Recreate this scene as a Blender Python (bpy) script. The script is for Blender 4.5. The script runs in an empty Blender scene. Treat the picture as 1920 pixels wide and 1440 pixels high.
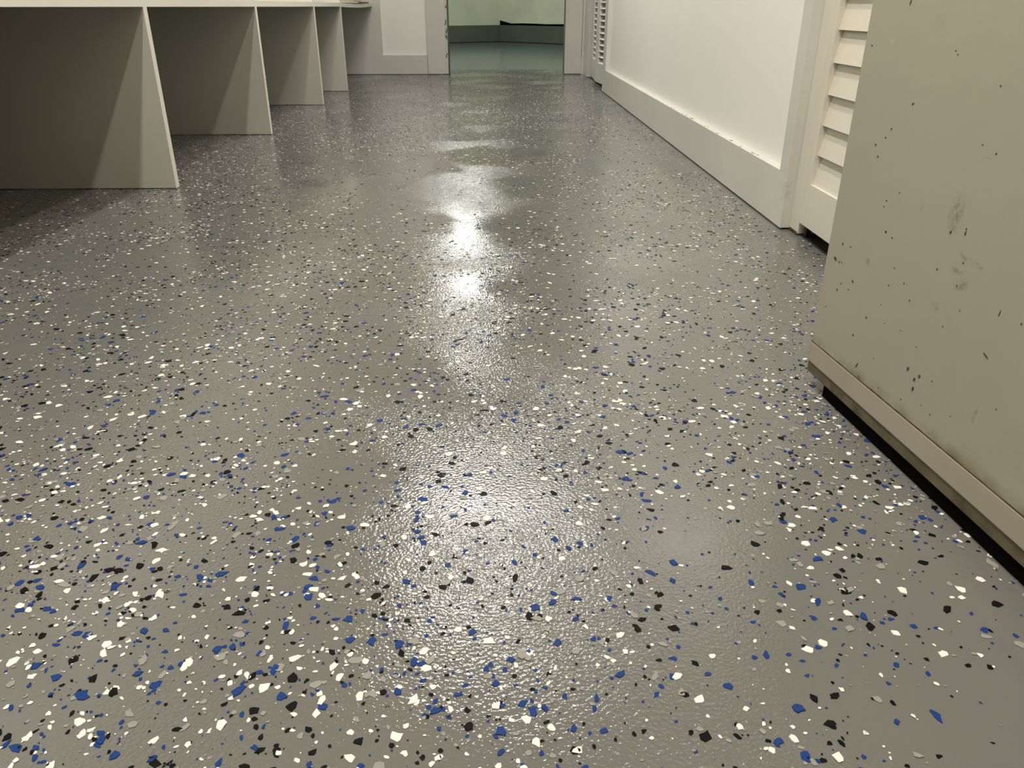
import bpy, bmesh, math, random
import numpy as np
from mathutils import Vector, Matrix

random.seed(7)
rng = np.random.default_rng(11)
S = bpy.context.scene
C = S.collection

# ------------------------------------------------------------------ camera
F_PX, W_PX = 1460.0, 1920.0
PITCH, YAW = math.radians(25.870), math.radians(1.059)
CAM_H = 0.45
cam_d = bpy.data.cameras.new('camera')
cam_d.sensor_width = 36.0
cam_d.lens = 36.0 * F_PX / W_PX
cam_d.clip_start = 0.02
cam = bpy.data.objects.new('camera', cam_d)
cam.location = (0, 0, CAM_H)
cam.rotation_euler = (math.pi / 2 - PITCH, 0, -YAW)
C.objects.link(cam)
S.camera = cam

# ------------------------------------------------------------------ world, exposure, room lamps
w = bpy.data.worlds.new('world'); S.world = w; w.use_nodes = True
w.node_tree.nodes['Background'].inputs[0].default_value = (0.02, 0.02, 0.02, 1)
w.node_tree.nodes['Background'].inputs[1].default_value = 0.3
S.view_settings.view_transform = 'Standard'
S.view_settings.look = 'None'
S.view_settings.gamma = 1.0
S.view_settings.use_curve_mapping = False
S.view_settings.exposure = 0.0
S.cycles.max_bounces = 10
S.cycles.diffuse_bounces = 6


def lamp(name, loc, sx, sy, power, col):
    d = bpy.data.lights.new(name, 'AREA')
    d.shape = 'RECTANGLE'; d.size = sx; d.size_y = sy
    d.energy = power; d.color = col
    o = bpy.data.objects.new(name, d)
    o.location = loc
    C.objects.link(o)
    return o


WARM = (1.0, 0.935, 0.82)
NEUT = (1.0, 0.965, 0.89)
lamp('tube_lamp', (-0.46, 0.75, 2.38), 0.07, 0.9, 40, WARM)
lamp('tube_lamp', (0.11, 0.75, 2.38), 0.07, 0.9, 29, WARM)
lamp('tube_lamp', (-0.26, 3.65, 2.38), 0.46, 0.8, 31, (1.0, 0.975, 0.92))
lamp('tube_lamp', (0.22, 3.65, 2.38), 0.46, 0.8, 15, (1.0, 0.975, 0.92))
lamp('tube_lamp', (-0.42, 8.45, 2.38), 0.22, 2.8, 76, (0.97, 1.0, 0.92))


# ------------------------------------------------------------------ helpers
def tag(o, label=None, cat=None, group=None, kind=None):
    if label: o['label'] = label
    if cat: o['category'] = cat
    if group: o['group'] = group
    if kind: o['kind'] = kind
    return o


def link(name, me, mat=None, parent=None):
    o = bpy.data.objects.new(name, me)
    if mat is not None and not me.materials: me.materials.append(mat)
    C.objects.link(o)
    if parent: o.parent = parent
    return o


def bx(bm, x0, x1, y0, y1, z0, z1, mat=None, bevel=0.0):
    v = [bm.verts.new(p) for p in ((x0, y0, z0), (x1, y0, z0), (x1, y1, z0), (x0, y1, z0),
                                   (x0, y0, z1), (x1, y0, z1), (x1, y1, z1), (x0, y1, z1))]
    fs = [bm.faces.new([v[i] for i in q]) for q in ((3, 2, 1, 0), (4, 5, 6, 7), (0, 1, 5, 4), (1, 2, 6, 5), (2, 3, 7, 6), (3, 0, 4, 7))]
    if bevel > 0:
        es = list({e for f in fs for e in f.edges})
        bmesh.ops.bevel(bm, geom=es, offset=bevel, segments=2, affect='EDGES', profile=0.6)


def mesh_of(name, bm, M=None):
    if M is not None: bmesh.ops.transform(bm, matrix=M, verts=bm.verts)
    me = bpy.data.meshes.new(name)
    bmesh.ops.recalc_face_normals(bm, faces=bm.faces)
    bm.to_mesh(me); bm.free()
    return me


def boxes(name, mat, lst, parent=None, bevel=0.0, M=None):
    bm = bmesh.new()
    for b in lst: bx(bm, *b, bevel=bevel)
    return link(name, mesh_of(name, bm, M), mat, parent)


def prism(name, mat, pts, axis, a, b, parent=None):
    """extrude a 2-D outline along an axis; pts are in the other two axes' order"""
    bm = bmesh.new()
    def mk(p, t):
        q = list(p); q.insert(axis, t); return bm.verts.new(q)
    A = [mk(p, a) for p in pts]; B = [mk(p, b) for p in pts]
    bm.faces.new(A); bm.faces.new(B[::-1])
    n = len(pts)
    for i in range(n): bm.faces.new((A[i], B[i], B[(i + 1) % n], A[(i + 1) % n]))
    return link(name, mesh_of(name, bm), mat, parent)


def quadwall(bm, p, q, t, z0, z1):
    """upright slab from plan point p to q, thickness t to the left of p->q"""
    d = Vector((q[0] - p[0], q[1] - p[1])).normalized(); n = Vector((-d.y, d.x)) * t
    P = [(p[0], p[1]), (q[0], q[1]), (q[0] + n.x, q[1] + n.y), (p[0] + n.x, p[1] + n.y)]
    lo = [bm.verts.new((a, b, z0)) for a, b in P]; hi = [bm.verts.new((a, b, z1)) for a, b in P]
    bm.faces.new(lo[::-1]); bm.faces.new(hi)
    for i in range(4): bm.faces.new((lo[i], lo[(i + 1) % 4], hi[(i + 1) % 4], hi[i]))


# ------------------------------------------------------------------ materials
def nt(name):
    m = bpy.data.materials.new(name); m.use_nodes = True
    t = m.node_tree; b = t.nodes['Principled BSDF']
    return m, t, b


def N(t, kind, **kw):
    n = t.nodes.new(kind)
    for k, v in kw.items():
        if k in n.inputs: n.inputs[k].default_value = v
        else: setattr(n, k, v)
    return n


def mixc(t, fac, a, b):
    m = t.nodes.new('ShaderNodeMix'); m.data_type = 'RGBA'
    for s, v in ((0, fac), (6, a), (7, b)):
        if hasattr(v, 'is_linked') or hasattr(v, 'links'): t.links.new(v, m.inputs[s])
        elif s == 0: m.inputs[0].default_value = v
        else: m.inputs[s].default_value = (*v, 1) if len(v) == 3 else v
    return m.outputs[2]


def ramp(t, src, lo, hi):
    r = t.nodes.new('ShaderNodeMapRange')
    r.inputs[1].default_value = lo; r.inputs[2].default_value = hi
    t.links.new(src, r.inputs[0])
    return r.outputs[0]


def noise(t, scale, detail=2.0, coord='Object', rough=0.5, stretch=None):
    c = t.nodes.new('ShaderNodeTexCoord'); n = t.nodes.new('ShaderNodeTexNoise')
    n.inputs['Scale'].default_value = scale; n.inputs['Detail'].default_value = detail; n.inputs['Roughness'].default_value = rough
    if stretch:
        mp = t.nodes.new('ShaderNodeMapping'); mp.inputs['Scale'].default_value = stretch
        t.links.new(c.outputs[coord], mp.inputs[0]); t.links.new(mp.outputs[0], n.inputs[0])
    else:
        t.links.new(c.outputs[coord], n.inputs[0])
    return n.outputs[0]


def paint(name, col, rough=0.45, var=0.06, scale=5.0, bump=0.0003, dirt=None):
    m, t, b = nt(name)
    n1 = ramp(t, noise(t, scale, 4), 0.3, 0.7)
    c = mixc(t, n1, tuple(x * (1 - var) for x in col), tuple(min(1, x * (1 + var)) for x in col))
    if dirt:
        n2 = ramp(t, noise(t, dirt[1], 6, rough=0.65), dirt[2], dirt[3])
        c = mixc(t, n2, c, dirt[0])
    t.links.new(c, b.inputs['Base Color'])
    b.inputs['Roughness'].default_value = rough
    if bump:
        bp = t.nodes.new('ShaderNodeBump'); bp.inputs['Distance'].default_value = bump
        t.links.new(noise(t, 90, 3), bp.inputs['Height']); t.links.new(bp.outputs[0], b.inputs['Normal'])
    return m


def coat_normal(t, b):
    """orange peel and slow waviness of the clear coat"""
    fine = noise(t, 330, 1.5, rough=0.4)
    patch = ramp(t, noise(t, 3.2, 2), 0.34, 0.62)
    st = t.nodes.new('ShaderNodeMath'); st.operation = 'MULTIPLY_ADD'
    t.links.new(patch, st.inputs[0]); st.inputs[1].default_value = 0.86; st.inputs[2].default_value = 0.14
    b1 = t.nodes.new('ShaderNodeBump'); b1.inputs['Distance'].default_value = 0.00080
    t.links.new(st.outputs[0], b1.inputs['Strength']); t.links.new(fine, b1.inputs['Height'])
    b2 = t.nodes.new('ShaderNodeBump'); b2.inputs['Distance'].default_value = 0.0010
    t.links.new(noise(t, 3.5, 1.5), b2.inputs['Height'])
    t.links.new(b1.outputs[0], b2.inputs['Normal'])
    t.links.new(b2.outputs[0], b.inputs['Normal'])


def epoxy(name, col, rough, mottle=0.0, coat=True):
    m, t, b = nt(name)
    if mottle:
        n1 = ramp(t, noise(t, 2.2, 4), 0.35, 0.65)
        c = mixc(t, n1, (col[0] * (1 + mottle), col[1] * (1 + mottle * 0.55), col[2] * (1 + mottle * 0.4)), (col[0] * (1 - mottle), col[1] * (1 - mottle * 0.5), col[2] * (1 - mottle * 0.5)))
        t.links.new(c, b.inputs['Base Color'])
    else:
        b.inputs['Base Color'].default_value = (*col, 1)
    b.inputs['Roughness'].default_value = rough
    b.inputs['IOR'].default_value = 1.5
    if coat: coat_normal(t, b)
    else: b.inputs['Specular IOR Level'].default_value = 0.05
    return m


M_FLOOR = epoxy('grey_epoxy', (0.130, 0.128, 0.119), 0.09, 0.07)
M_FW = epoxy('flake_white', (0.66, 0.64, 0.59), 0.42, 0.0, False)
M_FK = epoxy('flake_black', (0.006, 0.006, 0.006), 0.42, 0.0, False)
M_FB = epoxy('flake_blue', (0.015, 0.040, 0.15), 0.42, 0.0, False)
M_FG = epoxy('flake_grey', (0.24, 0.235, 0.215), 0.30, 0.0, False)
M_WALL = paint('white_wall_paint', (0.80, 0.79, 0.745), 0.42, 0.03, 2.0)
M_TRIM = paint('white_trim_paint', (0.58, 0.572, 0.53), 0.35, 0.04, 6.0, 0.0004, ((0.45, 0.41, 0.33), 9, 0.66, 0.80))
M_LOUV = paint('cream_door_paint', (0.64, 0.61, 0.53), 0.38, 0.05, 4.0, 0.0002, ((0.55, 0.45, 0.32), 14, 0.70, 0.80))
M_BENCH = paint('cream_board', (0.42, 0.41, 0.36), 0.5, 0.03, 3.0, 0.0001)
M_EDGE_LIT = paint('pale_edge_and_lit_board', (0.70, 0.68, 0.60), 0.45, 0.03, 3.0, 0.0001)  # edge bands, and the upper boards with their stronger light painted in
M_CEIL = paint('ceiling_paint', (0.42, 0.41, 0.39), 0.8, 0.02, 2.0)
M_GREEN = paint('pale_green_wall_paint', (0.66, 0.675, 0.53), 0.55, 0.08, 3.0, 0.0004)
M_GBASE = paint('grey_green_base_paint', (0.10, 0.11, 0.088), 0.5, 0.08, 6.0)
M_UNLIT = paint('closet_unlit_black', (0.012, 0.012, 0.011), 0.9, 0.05)  # near-black colour stands for the lack of light in the closet
M_BLACK = paint('black_rubber', (0.002, 0.002, 0.002), 0.95, 0.05)
M_BLACK.node_tree.nodes['Principled BSDF'].inputs['Specular IOR Level'].default_value = 0.05
M_DOOR = paint('beige_door_paint', (0.36, 0.343, 0.275), 0.42, 0.05, 2.2, 0.00015, ((0.30, 0.275, 0.19), 5.0, 0.60, 0.80))
SCUFFS = [(0.1616, 0.2686, 0.00487, 0.00249, 80), (0.236, 0.3308, 0.00766, 0.00066, 0), (0.3061, 0.1122, 0.00914, 0.00249, 84), (0.2387, 0.2428, 0.00633, 0.00277, -25), (0.2585, 0.2407, 0.01149, 0.00263, -8), (0.2345, 0.2277, 0.00827, 0.00282, 0), (0.245, 0.2171, 0.01006, 0.00552, 20), (0.2176, 0.1867, 0.00579, 0.00378, -20), (0.0891, 0.193, 0.00443, 0.00408, 80), (0.2144, 0.2745, 0.01823, 0.01013, 88), (0.0525, 0.4177, 0.003, 0.00493, 90)]


def add_scuffs(m):
    """soft worn patches in the door paint, at their places on the leaf, and brown dirt along the lower seam"""
    t = m.node_tree; b = t.nodes['Principled BSDF']
    src = b.inputs['Base Color'].links[0].from_socket
    co = t.nodes.new('ShaderNodeTexCoord').outputs['Object']
    grain = noise(t, 160, 4, rough=0.7)
    for i, (s_, z_, a_, b_, tilt) in enumerate(SCUFFS):
        mp = t.nodes.new('ShaderNodeMapping'); mp.vector_type = 'TEXTURE'
        mp.inputs['Location'].default_value = (s_, 0.0012, z_)
        mp.inputs['Rotation'].default_value = (0, -math.radians(tilt), 0)
        mp.inputs['Scale'].default_value = (a_, 0.05, b_)
        t.links.new(co, mp.inputs[0])
        ln = t.nodes.new('ShaderNodeVectorMath'); ln.operation = 'LENGTH'; t.links.new(mp.outputs[0], ln.inputs[0])
        f = ramp(t, ln.outputs['Value'], 1.3, 0.3)
        mu = t.nodes.new('ShaderNodeMath'); mu.operation = 'MULTIPLY'; mu.use_clamp = True
        t.links.new(f, mu.inputs[0]); t.links.new(ramp(t, grain, 0.38, 0.80), mu.inputs[1])
        src = mixc(t, mu.outputs[0], src, (0.50, 0.48, 0.40) if i == len(SCUFFS) - 1 else (0.13, 0.115, 0.065))
    sp = t.nodes.new('ShaderNodeSeparateXYZ'); t.links.new(co, sp.inputs[0])
    mu = t.nodes.new('ShaderNodeMath'); mu.operation = 'MULTIPLY'; mu.use_clamp = True
    t.links.new(ramp(t, sp.outputs[2], 0.075, 0.0605), mu.inputs[0]); t.links.new(ramp(t, noise(t, 28, 4), 0.38, 0.72), mu.inputs[1])
    src = mixc(t, mu.outputs[0], src, (0.15, 0.115, 0.05))
    t.links.new(src, b.inputs['Base Color'])


add_scuffs(M_DOOR)

M_KICK = paint('beige_kick_paint', (0.36, 0.325, 0.26), 0.40, 0.06, 7.0, 0.0002, ((0.17, 0.13, 0.07), 11, 0.68, 0.80))
M_GRIME = paint('brown_grime', (0.075, 0.052, 0.024), 0.75, 0.45, 40.0, 0.0004)
M_LIP = paint('dirty_lower_edge', (0.13, 0.11, 0.065), 0.6, 0.25, 30.0, 0.0004, ((0.06, 0.045, 0.02), 26, 0.50, 0.70))
M_SPECK = paint('dark_speck', (0.07, 0.06, 0.04), 0.6, 0.3, 60)
M_SMEAR = paint('faint_smear', (0.30, 0.27, 0.18), 0.6, 0.3, 60)
M_CHIP = paint('bare_chip', (0.09, 0.075, 0.055), 0.7, 0.4, 50)
M_PAPER = paint('white_paper', (0.85, 0.84, 0.80), 0.7, 0.02)
M_CREAM = paint('cream_paper', (0.80, 0.77, 0.58), 0.7, 0.03)
M_INK = paint('black_cover', (0.012, 0.011, 0.010), 0.5, 0.05)

# ------------------------------------------------------------------ the setting
ZC = 2.42          # ceiling
XL, XR = -1.46, 0.62   # left wall face, right rail face
YF = 6.16          # face of the end wall
XP = 0.643         # recessed panel face of the right wall

floor = boxes('floor', M_FLOOR, [(-2.3, 2.3, -1.6, 6.62, -0.08, 0.0)])
tag(floor, 'glossy grey epoxy floor with scattered blue, black and white flakes', 'floor', kind='structure')
M_FLOOR2 = paint('blue_grey_floor_paint', (0.085, 0.108, 0.118), 0.14, 0.10, 2.5, 0.00002)
floor2 = boxes('floor_far', M_FLOOR2, [(-2.3, 2.3, 6.62, 12.6, -0.08, 0.0)])
tag(floor2, 'plain blue grey painted floor of the green room beyond the doorway', 'floor', kind='structure')
ceil = boxes('ceiling', M_CEIL, [(-2.3, 2.3, -1.6, 12.6, ZC, ZC + 0.08)])
tag(ceil, 'plain white ceiling above the corridor', 'ceiling', kind='structure')
wl = boxes('wall_left', M_WALL, [(XL - 0.1, XL, -1.6, YF, 0, ZC)])
tag(wl, 'white wall behind the open cubby bench', 'wall', kind='structure')
wrear = boxes('wall_rear', M_CEIL, [(XL, 1.3, -1.6, -1.5, 0, ZC)])
tag(wrear, 'white wall behind the viewer', 'wall', kind='structure')

# right wall: slab segments around the two closet openings
NL0, NL1 = 0.85, 1.7125       # near louvred opening (Y)
BF0, BF1 = 4.885, 5.87       # far bifold opening (Y)
DH = 2.04
wr = boxes('wall_right', M_WALL, [(XP, 0.76, -1.5, NL0, 0, ZC), (XP, 0.76, NL1, BF0, 0, ZC), (XP, 0.76, BF1, YF, 0, ZC),
                                  (XP, 0.76, NL0, NL1, DH, ZC), (XP, 0.76, BF0, BF1, DH, ZC)])
tag(wr, 'white panelled right wall between the two louvred doors', 'wall', kind='structure')
# frame of the recessed panel
boxes('bottom_rail', M_TRIM, [(XR, XP, 1.712, BF0, 0.003, 0.121)], wr, 0.0006)
boxes('stile', M_TRIM, [(XR, XP, 4.765, BF0, 0.1208, 2.10)], wr)
boxes('stile', M_TRIM, [(XR, XP, 1.712, 1.765, 0.1208, 2.10)], wr)
boxes('top_rail', M_TRIM, [(XR, XP, 1.765, 4.765, 2.0, 2.10)], wr, 0.0010)
# dark crack between rail and floor
boxes('floor_gap', M_BLACK, [(XR + 0.003, XP, 1.712, BF0, 0.0005, 0.004)], wr)
# paint specks on the ledge
bm = bmesh.new()
for _ in range(16):
    y = 1.9 + random.random() * 1.3; x = XR + 0.003 + random.random() * 0.009; r = 0.0012 + random.random() * 0.002
    bx(bm, x - r, x + r, y - r * 2, y + r * 2, 0.1208, 0.1218)
tag(link('ledge_grit', mesh_of('ledge_grit', bm), M_SMEAR, wr), kind='stuff')

PIV = Vector((XR, 4.875, 0))                     # the wall runs very slightly out of true
wr.matrix_world = Matrix.Translation(PIV) @ Matrix.Rotation(0.0038, 4, 'Z') @ Matrix.Translation(-PIV)

cl = boxes('wall_closet', M_UNLIT, [(1.30, 1.38, -1.5, YF, 0, ZC), (0.76, 1.30, NL1 + 0.03, NL1 + 0.08, 0, ZC), (0.76, 1.30, BF0 - 0.08, BF0 - 0.03, 0, ZC), (0.76, 1.3, NL0 - 0.1, NL0 - 0.05, 0, ZC)])
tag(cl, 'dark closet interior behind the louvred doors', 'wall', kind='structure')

boxes('closet_floor_shade', M_UNLIT, [(0.652, 1.30, BF0 - 0.02, BF1, 0.0, 0.0012), (0.66, 1.30, NL0, NL1, 0.0, 0.0012)], cl)  # black sheet put in for the shade on the closet floor

# end wall with the doorway
DL, DR = -0.352, 0.503
we = boxes('wall_end', M_WALL, [(XL, DL - 0.005, YF + 0.022, YF + 0.13, 0, ZC), (DR + 0.005, XP + 0.02, YF + 0.022, YF + 0.13, 0, ZC), (DL - 0.005, DR + 0.005, YF + 0.022, YF + 0.13, 2.04, ZC)])
tag(we, 'white panelled end wall left of the doorway', 'wall', kind='structure')
boxes('bottom_rail', M_TRIM, [(XL, -0.505, YF, YF + 0.022, 0.002, 0.130)], we, 0.0010)
boxes('stile', M_TRIM, [(XL, -0.825, YF, YF + 0.022, 0.130, 2.1)], we, 0.0010)
boxes('top_rail', M_TRIM, [(-0.825, -0.505, YF, YF + 0.022, 2.0, 2.1)], we, 0.0010)
boxes('plinth', M_TRIM, [(0.618, 0.64, YF - 0.004, YF + 0.022, 0.0, 0.115)], we, 0.0010)

cas = boxes('trim_1', M_TRIM, [(-0.500, -0.366, YF - 0.010, YF + 0.022, 0.003, 2.10), (-0.366, DL, YF - 0.006, YF + 0.022, 0.003, 2.10)], bevel=0.002)
tag(cas, 'white door casing with chipped paint left of the doorway', 'door casing', kind='structure')
bm = bmesh.new()
for k in range(15):
    z = 0.06 + 0.40 * random.random() if k > 7 else 0.22 + 0.16 * random.random()
    hh = 0.004 + random.random() * 0.014; ww = 0.002 + random.random() * 0.0035
    cx = -0.362 + random.uniform(-0.004, 0.006)
    n = 7
    vs = [bm.verts.new((cx + ww * math.cos(a) * random.uniform(.6, 1), YF - 0.0108, z + hh * math.sin(a) * random.uniform(.6, 1))) for a in [2 * math.pi * i / n for i in range(n)]]
    bm.faces.new(vs)
    ex = bmesh.ops.extrude_face_region(bm, geom=[bm.faces[-1]] if False else [f for f in bm.faces if vs[0] in f.verts])
    bmesh.ops.translate(bm, verts=[v for v in ex['geom'] if isinstance(v, bmesh.types.BMVert)], vec=(0, 0.006, 0))
tag(link('paint_chip', mesh_of('paint_chip', bm), M_CHIP, cas), kind='stuff')
tag(boxes('trim_2', M_TRIM, [(DR - 0.004, 0.618, YF - 0.010, YF + 0.022, 0.003, 2.10)], bevel=0.002),
    'white door casing right of the doorway', 'door casing', kind='structure')
boxes('jamb', M_GBASE, [(DL - 0.005, DL + 0.006, YF + 0.022, YF + 0.13, 0.0, 2.04)], cas)
boxes('jamb', M_GBASE, [(DR - 0.006, DR + 0.005, YF + 0.022, YF + 0.13, 0.0, 2.04)], bpy.data.objects['trim_2'])
tag(boxes('trim_3', M_TRIM, [(DL - 0.1, DR + 0.1, YF - 0.010, YF + 0.022, 2.10, 2.2)]), 'white head casing over the doorway', 'door casing', kind='structure')
# casing at the far side of the bifold
t4 = boxes('trim_4', M_TRIM, [(0.632, XP + 0.02, 5.86, 5.93, 0.003, 2.1), (0.640, XP + 0.02, 5.93, YF, 0.003, 2.1)], bevel=0.002)
tag(t4, 'white corner casing beside the far slatted closet door', 'door casing', kind='structure')
# casing of the near louvred door: jamb strip with a dark reveal each side
t5 = boxes('trim_5', M_LOUV, [(0.653, 0.72, 1.661, 1.7115, 0.003, 2.06)], bevel=0.002)
tag(t5, 'cream door jamb beside the near slatted closet door', 'door jamb', kind='structure')
boxes('foot_grime', M_GRIME, [(0.6522, 0.655, 1.662, 1.71, 0.002, 0.007)], t5)

# far green room
P0, P1, P2 = (-2.2, 10.68), (0.058, 12.08), (2.2, 9.855)
bm = bmesh.new(); quadwall(bm, P0, P1, 0.1, 0, ZC)
wfl = link('wall_far_left', mesh_of('wall_far_left', bm), M_GREEN)
tag(wfl, 'pale green wall seen through the doorway, left of the corner', 'wall', kind='structure')
bm = bmesh.new(); quadwall(bm, P1, P2, 0.1, 0, ZC)
wfr = link('wall_far_right', mesh_of('wall_far_right', bm), M_GREEN)
tag(wfr, 'pale green wall seen through the doorway, right of the corner', 'wall', kind='structure')
ws1 = boxes('wall_far_side', M_GREEN, [(-2.3, -2.2, YF + 0.13, 12.5, 0, ZC)]); tag(ws1, 'green side wall of the far room, left of the doorway', 'wall', kind='structure')
ws2 = boxes('wall_far_side', M_GREEN, [(2.2, 2.3, YF + 0.13, 12.5, 0, ZC)]); tag(ws2, 'green side wall of the far room, right of the doorway', 'wall', kind='structure')
wfn = boxes('wall_far_near', M_GREEN, [(-2.2, XL, YF + 0.05, YF + 0.13, 0, ZC), (XP + 0.02, 2.2, YF + 0.05, YF + 0.13, 0, ZC)]); tag(wfn, 'green wall of the far room beside the doorway', 'wall', kind='structure')


def baseboard(name, p, q, label, crack):
    d = Vector((q[0] - p[0], q[1] - p[1])).normalized(); n = Vector((d.y, -d.x))
    def off(a, s): return (a[0] + n.x * s, a[1] + n.y * s)
    bm = bmesh.new(); quadwall(bm, off(p, 0.022), off(q, 0.022), 0.022, 0.006, 0.17)
    quadwall(bm, off(p, 0.014), off(q, 0.014), 0.014, 0.17, 0.214)
    o = link(name, mesh_of(name, bm), M_GBASE); tag(o, label, 'baseboard', kind='structure')
    bm = bmesh.new(); quadwall(bm, off(p, 0.018), off(q, 0.018), 0.018, 0.0, 0.006)
    link('floor_gap', mesh_of('floor_gap', bm), M_BLACK, o)
    if crack:
        bm = bmesh.new(); m = 14
        L = (Vector(q) - Vector(p)).length
        prev = None
        for i in range(m + 1):
            a = off((p[0] + d.x * L * i / m, p[1] + d.y * L * i / m), 0.006)
            zt = 0.240 + random.uniform(-0.004, 0.006) + (0.03 if i == 0 else 0)
            cur = (bm.verts.new((a[0], a[1], 0.208)), bm.verts.new((a[0], a[1], zt)))
            if prev: bm.faces.new((prev[0], cur[0], cur[1], prev[1]))
            prev = cur
        ex = bmesh.ops.extrude_face_region(bm, geom=bm.faces[:])
        bmesh.ops.translate(bm, verts=[v for v in ex['geom'] if isinstance(v, bmesh.types.BMVert)], vec=(-n.x * 0.006, -n.y * 0.006, 0))
        link('open_crack', mesh_of('open_crack', bm), M_BLACK, o)
    return o


baseboard('baseboard_far_left', P0, P1, 'dull grey green baseboard left of the far corner', False)
baseboard('baseboard_far_right', P1, P2, 'dull grey green baseboard under the black crack', True)

# unseen window added high on the far right wall to darken the floor reflection
wd = (Vector(P2) - Vector(P1)).normalized()
win = bpy.data.objects.new('added_window', None); C.objects.link(win)
win.location = (P1[0], P1[1], 0); win.rotation_euler = (0, 0, math.atan2(wd.y, wd.x))
tag(win, 'added unseen dark window high on the green wall right of the corner', 'window', kind='structure')
boxes('added_window_frame', M_TRIM, [(0.06, 1.10, -0.03, 0.0, 0.80, 0.86), (0.06, 1.10, -0.03, 0.0, 2.12, 2.18), (0.06, 0.12, -0.03, 0.0, 0.86, 2.12), (1.04, 1.10, -0.03, 0.0, 0.86, 2.12)], win)
boxes('added_dark_pane', M_INK, [(0.12, 1.04, -0.015, -0.005, 0.86, 2.12)], win)

# ------------------------------------------------------------------ louvred doors
def louvre_leaf(name, length, H, z0, stile, bottom, pitch, slat, stile2=None, mat=None):
    """leaf in local axes: +u along its face from the hinge, front at v=0, depth +v; returns (root, slats...) in a Matrix-free local frame"""
    root = bpy.data.objects.new(name, None); C.objects.link(root)
    T = 0.034
    boxes('stile', mat, [(0, stile, 0, T, z0, H)], root, 0.0012)
    s2 = stile2 or stile
    boxes('stile', mat, [(length - s2, length, 0, T, z0, H)], root, 0.0012)
    boxes('bottom_rail', mat, [(stile, length - s2, 0.0005, T, z0, bottom)], root, 0.0010)
    mid = bottom + pitch * round((1.0 - bottom) / pitch)
    boxes('middle_rail', mat, [(stile, length - s2, 0.0005, T, mid, mid + 0.09)], root, 0.0010)
    top = H - 0.10
    boxes('top_rail', mat, [(stile, length - s2, 0.0005, T, top, H)], root, 0.0010)
    # one slat: outline in (v, z)
    v0, v1, hh, th = slat
    dv, dz = v1 - v0, hh
    L = math.hypot(dv, dz); nv, nz = dz / L * th, -dv / L * th
    pts = [(v0, 0), (v1, hh), (v1 + nv, hh + nz), (v0 + nv, nz)]
    bm = bmesh.new()
    A = [bm.verts.new((stile - 0.003, v, z)) for v, z in pts]; B = [bm.verts.new((length - s2 + 0.003, v, z)) for v, z in pts]
    bm.faces.new(A); bm.faces.new(B[::-1])
    for i in range(4): bm.faces.new((A[i], B[i], B[(i + 1) % 4], A[(i + 1) % 4]))
    me = mesh_of('slat', bm); me.materials.append(mat)
    z = bottom
    while z < top - 0.4 * pitch:
        if not (mid - 0.6 * pitch < z < mid + 0.085):
            o = bpy.data.objects.new('slat', me); o.location = (0, 0, z); o.parent = root; C.objects.link(o)
        z += pitch
    return root


def place_leaf(root, p, q):
    """hinge at p, far edge at q; the front (v=0) faces -X"""
    root.location = (p[0], p[1], 0)
    ux, uy = q[0] - p[0], q[1] - p[1]
    root.rotation_euler = (0, 0, math.atan2(uy, ux))


# u runs toward the camera (-Y), so v (= u rotated +90 deg) points to +X
d1 = louvre_leaf('door_1', 0.74, 2.02, 0.030, 0.030, 0.117, 0.0586, (0.006, 0.018, 0.063, 0.006), 0.05, M_LOUV)
place_leaf(d1, (0.650, 1.656), (0.650, 0.916))
tag(d1, 'near cream louvred closet door partly hidden by the beige door', 'closet door', kind='structure')
boxes('hinge_pin', M_INK, [(0.006, 0.020, 0.012, 0.024, 0.004, 0.032)], d1, 0.002)

d2 = louvre_leaf('door_2', 0.50, 2.02, 0.030, 0.10, 0.145, 0.0330, (0.002, 0.024, 0.0135, 0.004), 0.10, M_TRIM)
place_leaf(d2, (0.640, 5.66), (0.612, 5.17))
tag(d2, 'far white slatted closet door leaf next to the corner casing', 'closet door', kind='structure')
d3 = louvre_leaf('door_3', 0.272, 2.02, 0.030, 0.055, 0.140, 0.0330, (0.002, 0.024, 0.0135, 0.004), 0.055, M_TRIM)
place_leaf(d3, (0.612, 5.165), (0.634, 4.895))
tag(d3, 'far white slatted closet door leaf next to the wall panel', 'closet door', kind='structure')

# ------------------------------------------------------------------ beige door near the camera
E0 = Vector((0.404, 0.926)); E1 = Vector((0.444, 0.525))
ud = (E1 - E0).normalized()
d4 = bpy.data.objects.new('door_4', None); C.objects.link(d4)
d4.location = (E0.x, E0.y, 0); d4.rotation_euler = (0, 0, math.atan2(ud.y, ud.x))
tag(d4, 'large scuffed beige door standing open in the right foreground', 'door', kind='structure')
LD = 0.82
boxes('door_leaf', M_DOOR, [(0, LD, 0.0012, 0.036, 0.0590, 2.02)], d4, 0.0018)
boxes('kick_rail', M_KICK, [(-0.0005, LD, 0.0, 0.036, 0.034, 0.0600)], d4, 0.0010)
boxes('lower_lip', M_LIP, [(0.0, LD, 0.002, 0.034, 0.0185, 0.035)], d4, 0.0015)
boxes('door_sweep', M_BLACK, [(0.042, LD, 0.006, 0.028, 0.0006, 0.020)], d4)
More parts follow.
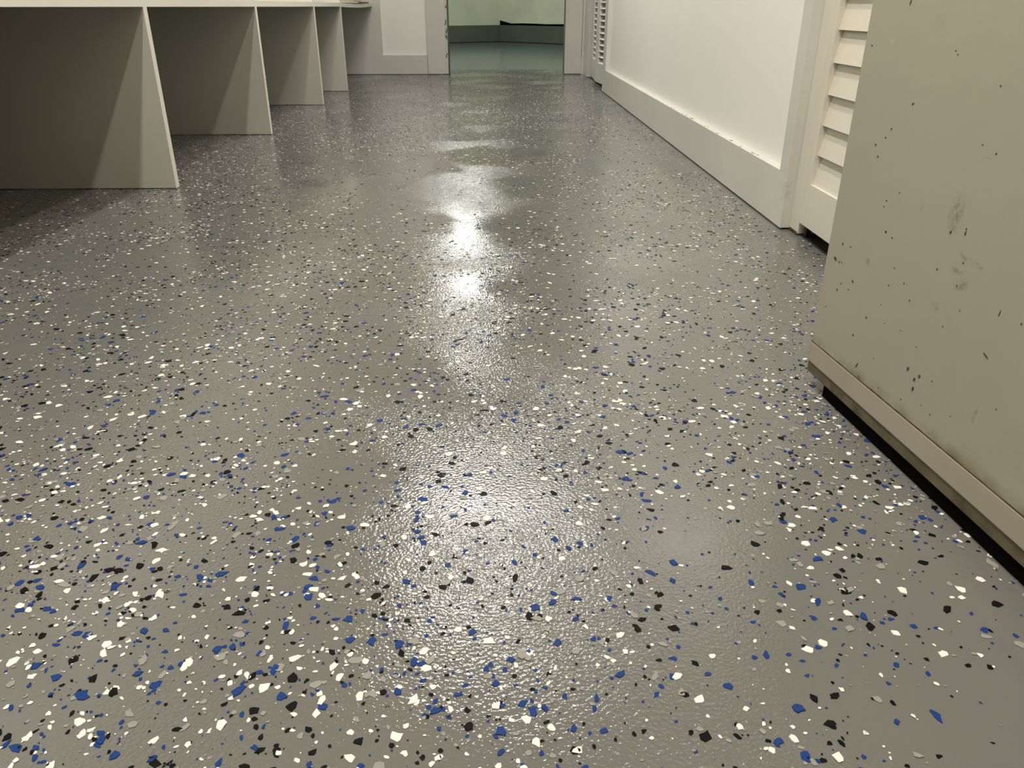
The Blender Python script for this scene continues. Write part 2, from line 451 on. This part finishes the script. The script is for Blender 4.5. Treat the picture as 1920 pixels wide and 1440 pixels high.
# grime in the crease above the kick rail: ragged strip
bm = bmesh.new(); n = 90; prev = None
for i in range(n + 1):
    s = 0.001 + (LD - 0.002) * i / n
    hh = 0.0012 + 0.0008 * random.random()
    cur = (bm.verts.new((s, 0.0004, 0.0600)), bm.verts.new((s, 0.0004, 0.0600 + hh)))
    if prev: bm.faces.new((prev[0], cur[0], cur[1], prev[1]))
    prev = cur
ex = bmesh.ops.extrude_face_region(bm, geom=bm.faces[:])
bmesh.ops.translate(bm, verts=[v for v in ex['geom'] if isinstance(v, bmesh.types.BMVert)], vec=(0, 0.001, 0))
link('crease_grime', mesh_of('crease_grime', bm), M_GRIME, d4)
# specks: (along, height, half length, half width, tilt deg, dark?)
SPECKS = [(0.1118,0.2324,0.00127,0.00152,78,1), (0.125,0.2294,0.00083,0.00089,78,1), (0.032,0.197,0.00187,0.00147,78,1), (0.0497,0.1983,0.00092,0.00133,78,1), (0.0216,0.1759,0.00239,0.0038,78,1), (0.0315,0.1747,0.00119,0.00149,78,1), (0.0374,0.1759,0.00094,0.00129,78,1), (0.1399,0.201,0.00084,0.00116,78,1), (0.207,0.2206,0.00134,0.00122,78,1), (0.0679,0.1624,0.00147,0.00226,78,1), (0.1616,0.1911,0.00103,0.0009,78,1), (0.1367,0.1807,0.00106,0.00118,78,1), (0.0385,0.1423,0.00144,0.00186,78,1), (0.2395,0.2147,0.00129,0.00084,78,1), (0.213,0.2587,0.00148,0.00117,78,1), (0.233,0.2635,0.0018,0.00083,78,1), (0.1089,0.1333,0.00158,0.00145,78,1), (0.0903,0.1043,0.00187,0.00128,78,1), (0.1997,0.111,0.0029,0.00185,78,1), (0.2198,0.1115,0.00243,0.00175,78,1), (0.2137,0.1051,0.00266,0.00179,78,1), (0.2147,0.0955,0.00288,0.00167,78,1), (0.2397,0.1158,0.00119,0.00071,78,1), (0.2046,0.138,0.00081,0.00064,78,1), (0.1738,0.1435,0.00063,0.00103,78,1), (0.2348,0.172,0.00076,0.00093,78,1), (0.252,0.1946,0.00059,0.00088,78,1), (0.1766,0.1779,0.0013,0.00081,78,1), (0.2765,0.0963,0.00069,0.00098,78,1), (0.249,0.0834,0.00072,0.00106,78,1), (0.3282,0.1306,0.0007,0.00092,78,1), (0.3273,0.2106,0.00132,0.0007,78,1), (0.0445,0.1518,0.0019,0.00064,78,1), (0.02,0.114,0.00149,0.00078,78,1), (0.0622,0.1504,0.00112,0.00088,78,1), (0.1178,0.0642,0.00139,0.00065,78,1), (0.1585,0.069,0.00067,0.00089,78,1), (0.2004,0.0757,0.00085,0.00101,78,1), (0.2327,0.0855,0.00061,0.00074,78,1), (0.1386,0.0958,0.00067,0.00077,78,1), (0.0562,0.0594,0.00074,0.00093,78,1), (0.1304,0.1567,0.00052,0.00091,78,1), (0.144,0.1401,0.00052,0.00089,78,1), (0.1101,0.0752,0.00465,0.00093,64,1), (0.2987,0.1693,0.00487,0.0008,-22,1), (0.3006,0.2101,0.00342,0.00053,80,1), (0.0831,0.3345,0.00102,0.00144,80,1), (0.0758,0.3247,0.00103,0.00118,80,1), (0.0593,0.3149,0.00122,0.00184,80,1), (0.0681,0.3037,0.00116,0.00172,80,1), (0.2259,0.3403,0.00068,0.00108,80,1), (0.2457,0.3359,0.00105,0.00102,80,1), (0.1007,0.2635,0.00084,0.00134,80,1), (0.0986,0.2567,0.00084,0.00116,80,1), (0.1116,0.2323,0.00127,0.00171,80,1), (0.1245,0.2295,0.00083,0.00139,80,1), (0.213,0.2586,0.00111,0.00132,80,1), (0.2327,0.2669,0.00072,0.00111,80,1), (0.233,0.2621,0.00135,0.00111,80,1), (0.2402,0.2371,0.00091,0.00138,80,1), (0.1205,0.2762,0.00071,0.00091,80,1), (0.0152,0.412,0.00083,0.00172,80,1), (0.1594,0.4135,0.00088,0.00115,80,1), (0.1636,0.4104,0.00062,0.00091,80,1), (0.072,0.4537,0.00286,0.00111,80,1), (0.1114,0.3622,0.00194,0.00106,30,1), (0.2297,0.3893,0.00123,0.00065,5,1), (0.0525,0.4177,0.0025,0.00394,90,0), (0.1616,0.2686,0.00292,0.00083,70,0), (0.236,0.3308,0.00681,0.00053,0,0), (0.3061,0.1122,0.00823,0.00187,84,0), (0.2176,0.1867,0.0029,0.00189,-20,0), (0.2387,0.2428,0.00407,0.00152,-25,0), (0.2532,0.2391,0.00624,0.00173,-8,0), (0.2655,0.2414,0.00613,0.00142,15,0), (0.2345,0.2277,0.0046,0.00176,0,0), (0.245,0.2171,0.00549,0.00276,20,0), (0.2095,0.0466,0.00267,0.0025,70,0), (0.0891,0.193,0.00332,0.00306,80,0), (0.0996,0.0936,0.00349,0.00209,80,0), (0.2705,0.1688,0.00275,0.001,-20,0), (0.281,0.1327,0.00232,0.00198,60,0), (0.2062,0.275,0.01381,0.00517,88,0), (0.2378,0.0122,0.0159,0.00474,80,0)]


def blobs(name, lst, mat):
    bm = bmesh.new()
    for (s, z, a, b, tilt) in lst:
        n = 9; ct, st = math.cos(math.radians(tilt)), math.sin(math.radians(tilt))
        vs = []
        for i in range(n):
            an = 2 * math.pi * i / n; k = random.uniform(.75, 1.1)
            p, q = a * k * math.cos(an), b * k * math.sin(an)
            vs.append((s + p * ct - q * st, z + p * st + q * ct))
        A = [bm.verts.new((x, 0.0009, y)) for x, y in vs]; B = [bm.verts.new((x, 0.0014, y)) for x, y in vs]
        bm.faces.new(A)
        for i in range(n): bm.faces.new((A[i], B[i], B[(i + 1) % n], A[(i + 1) % n]))
    o = link(name, mesh_of(name, bm), mat, d4); o['kind'] = 'stuff'
    return o


blobs('dark_speck', [x[:5] for x in SPECKS if x[5]], M_SPECK)

# ------------------------------------------------------------------ cubby bench along the left wall
bench = bpy.data.objects.new('cubby_bench', None); C.objects.link(bench)
bench.location = (-1.17, 3.2, 0)
tag(bench, 'long cream open cubby bench with upright dividers along the left wall', 'bench')
XB = -0.88


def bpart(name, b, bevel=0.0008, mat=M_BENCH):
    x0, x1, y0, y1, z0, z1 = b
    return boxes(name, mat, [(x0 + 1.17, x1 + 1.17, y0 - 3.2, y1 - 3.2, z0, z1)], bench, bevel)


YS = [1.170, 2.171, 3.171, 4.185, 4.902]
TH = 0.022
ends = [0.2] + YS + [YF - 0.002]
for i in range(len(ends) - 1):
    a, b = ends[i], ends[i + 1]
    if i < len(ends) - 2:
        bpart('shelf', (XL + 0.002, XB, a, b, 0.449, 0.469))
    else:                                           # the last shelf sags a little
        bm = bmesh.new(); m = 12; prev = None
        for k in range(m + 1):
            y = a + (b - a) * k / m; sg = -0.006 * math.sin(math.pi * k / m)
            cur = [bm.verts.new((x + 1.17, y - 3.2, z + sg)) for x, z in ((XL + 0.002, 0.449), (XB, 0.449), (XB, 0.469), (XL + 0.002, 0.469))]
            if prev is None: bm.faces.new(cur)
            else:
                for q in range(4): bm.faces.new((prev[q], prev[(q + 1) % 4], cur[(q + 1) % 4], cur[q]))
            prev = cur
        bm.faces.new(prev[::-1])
        link('shelf', mesh_of('shelf', bm), M_EDGE_LIT, bench)
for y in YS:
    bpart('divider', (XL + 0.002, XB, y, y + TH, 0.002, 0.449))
    bpart('upper_divider', (XL + 0.002, XB + 0.0, y, y + TH, 0.469, 0.83), mat=M_EDGE_LIT)  # paler than the lower dividers: light above the shelf is painted in
    bpart('edge_band', (XB, XB + 0.0012, y, y + TH, 0.002, 0.449), 0.0003, M_EDGE_LIT)
bpart('shelf_edge_band', (XB, XB + 0.0012, 0.2, YS[-1], 0.449, 0.469), 0.0003, M_EDGE_LIT)
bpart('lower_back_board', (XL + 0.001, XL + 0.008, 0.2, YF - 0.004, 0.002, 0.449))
bpart('back_board', (XL + 0.001, XL + 0.008, 0.2, YF - 0.004, 0.469, 0.83), mat=M_EDGE_LIT)  # pale colour carries the light on the upper back

# things lying on the last shelf
def stack(name, mat, x0, x1, y0, y1, z0, z1, label, cat, page=None):
    root = bpy.data.objects.new(name, None); C.objects.link(root); root.location = ((x0 + x1) / 2, (y0 + y1) / 2, z0)
    tag(root, label, cat)
    hx, hy, hz = (x1 - x0) / 2, (y1 - y0) / 2, z1 - z0
    boxes('cover', mat, [(-hx, hx, -hy, hy, 0, hz * 0.15), (-hx, hx, -hy, hy, hz * 0.85, hz), (-hx, -hx + 0.002, -hy, hy, 0, hz)], root)
    boxes('pages', page or M_PAPER, [(-hx + 0.002, hx - 0.003, -hy + 0.003, hy - 0.003, hz * 0.15, hz * 0.85)], root)
    return root


stack('paper_pad', M_PAPER, -1.16, -0.89, 4.96, 5.64, 0.4692, 0.4765, 'white pad of paper lying on the last bench shelf', 'paper pad')
stack('book', M_INK, -1.16, -0.89, 5.68, 6.10, 0.4692, 0.4765, 'thin black book on the last shelf between white pad and end wall', 'book', M_INK)
stack('magazine', M_CREAM, -1.20, -0.92, 5.0, 5.98, 0.4768, 0.486, 'cream magazine lying across the white pad and black book', 'magazine', M_CREAM)

# ------------------------------------------------------------------ paint flakes in the floor
def flakes_field():
    f = F_PX
    n = 640000
    X = rng.uniform(-1.44, 0.86, n); Y = rng.uniform(0.25, 6.58, n)
    # uneven hand-broadcast density from a few random waves
    d = np.zeros(n)
    for _ in range(14):
        k = rng.uniform(1.2, 9.0); a = rng.uniform(0, 2 * np.pi); p = rng.uniform(0, 2 * np.pi)
        d += np.sin(k * (X * np.cos(a) + Y * np.sin(a)) + p) * 0.20
    for _ in range(14):
        k = rng.uniform(12, 45); a = rng.uniform(0, 2 * np.pi); p = rng.uniform(0, 2 * np.pi)
        d += np.sin(k * (X * np.cos(a) + Y * np.sin(a)) + p) * 0.22
    dens = 1 / (1 + np.exp(-(d * 1.1 - 0.1)))
    dens *= 0.40 + 0.20 * np.clip((1.0 - Y) / 0.45, 0, 1)     # denser in the foreground
    keep = (rng.random(n) < dens)
    keep &= ~((X > 0.615) & (Y > 1.62) & (Y < 4.9)) & ~((X > 0.615) & (Y > 5.9))
    X, Y = X[keep], Y[keep]
    r = np.clip(np.exp(rng.normal(np.log(0.00150), 0.64, len(X))), 0.0004, 0.0047)
    return X, Y, r


FX, FY, FR = flakes_field()
nF = len(FX)
KV = 7
ang = (np.arange(KV)[None, :] + rng.uniform(-0.38, 0.38, (nF, KV))) * 2 * np.pi / KV
rad = rng.uniform(0.55, 1.15, (nF, KV)) * FR[:, None]
elong = rng.uniform(1.0, 1.75, nF)[:, None]; rot = rng.uniform(0, 2 * np.pi, nF)[:, None]
lx = rad * np.cos(ang) * elong ** 0.5; ly = rad * np.sin(ang) / elong ** 0.5
PX = FX[:, None] + lx * np.cos(rot) - ly * np.sin(rot)
PY = FY[:, None] + lx * np.sin(rot) + ly * np.cos(rot)
tx, ty = rng.normal(0, 0.04, nF), rng.normal(0, 0.04, nF)
base_z = rng.uniform(0.00025, 0.00055, nF)
PZ = base_z[:, None] + (PX - FX[:, None]) * tx[:, None] + (PY - FY[:, None]) * ty[:, None]
PZ = np.maximum(PZ, 0.0002)
pb = np.clip(0.26 - 0.25 * (FY - 0.7), 0.03, 0.26)      # the blue was thrown mostly at the near end
u01 = rng.random(nF); rest_p = (1 - pb)
COL = np.where(u01 < pb, 2, np.where(u01 < pb + rest_p * 0.42, 0, np.where(u01 < pb + rest_p * 0.76, 1, 3)))
FMATS = [M_FW, M_FK, M_FB, M_FG]
# the 300 that show largest become parts of the floor
depth = FY * math.cos(PITCH) + CAM_H * math.sin(PITCH)
up = (FY * math.sin(PITCH) - CAM_H * math.cos(PITCH))
u = FX / depth * F_PX; v = -up / depth * F_PX
inside = (np.abs(u) < 940) & (v < 700) & (v > -700) & (FX < 0.38)
score = np.where(inside, FR ** 2 * elong[:, 0] ** 0 / depth ** 3, 0)
order = np.argsort(-score)
big = order[:300]
rest = order[300:]
nR = len(rest)
co = np.stack([PX[rest], PY[rest], PZ[rest]], -1).reshape(-1, 3)
me = bpy.data.meshes.new('flakes')
me.vertices.add(nR * KV); me.vertices.foreach_set('co', co.astype(np.float32).ravel())
me.loops.add(nR * KV); me.loops.foreach_set('vertex_index', np.arange(nR * KV, dtype=np.int32))
me.polygons.add(nR); me.polygons.foreach_set('loop_start', np.arange(0, nR * KV, KV, dtype=np.int32))
for m in FMATS: me.materials.append(m)
me.polygons.foreach_set('material_index', COL[rest].astype(np.int32))
me.update(calc_edges=True); me.validate()
fo = link('flakes', me, None, floor); tag(fo, kind='stuff')
for i in big:
    top = [(PX[i, k] - FX[i], PY[i, k] - FY[i], PZ[i, k] + 0.0002) for k in range(KV)]
    vs = top + [(x * 1.03, y * 1.03, 0.0) for x, y, z in top]
    fc = [tuple(range(KV))] + [(k, k + KV, (k + 1) % KV + KV, (k + 1) % KV) for k in range(KV)]
    m = bpy.data.meshes.new('flake'); m.from_pydata(vs, [], fc); m.materials.append(FMATS[COL[i]])
    o = bpy.data.objects.new('flake', m); o.location = (FX[i], FY[i], 0); o.parent = floor; C.objects.link(o)
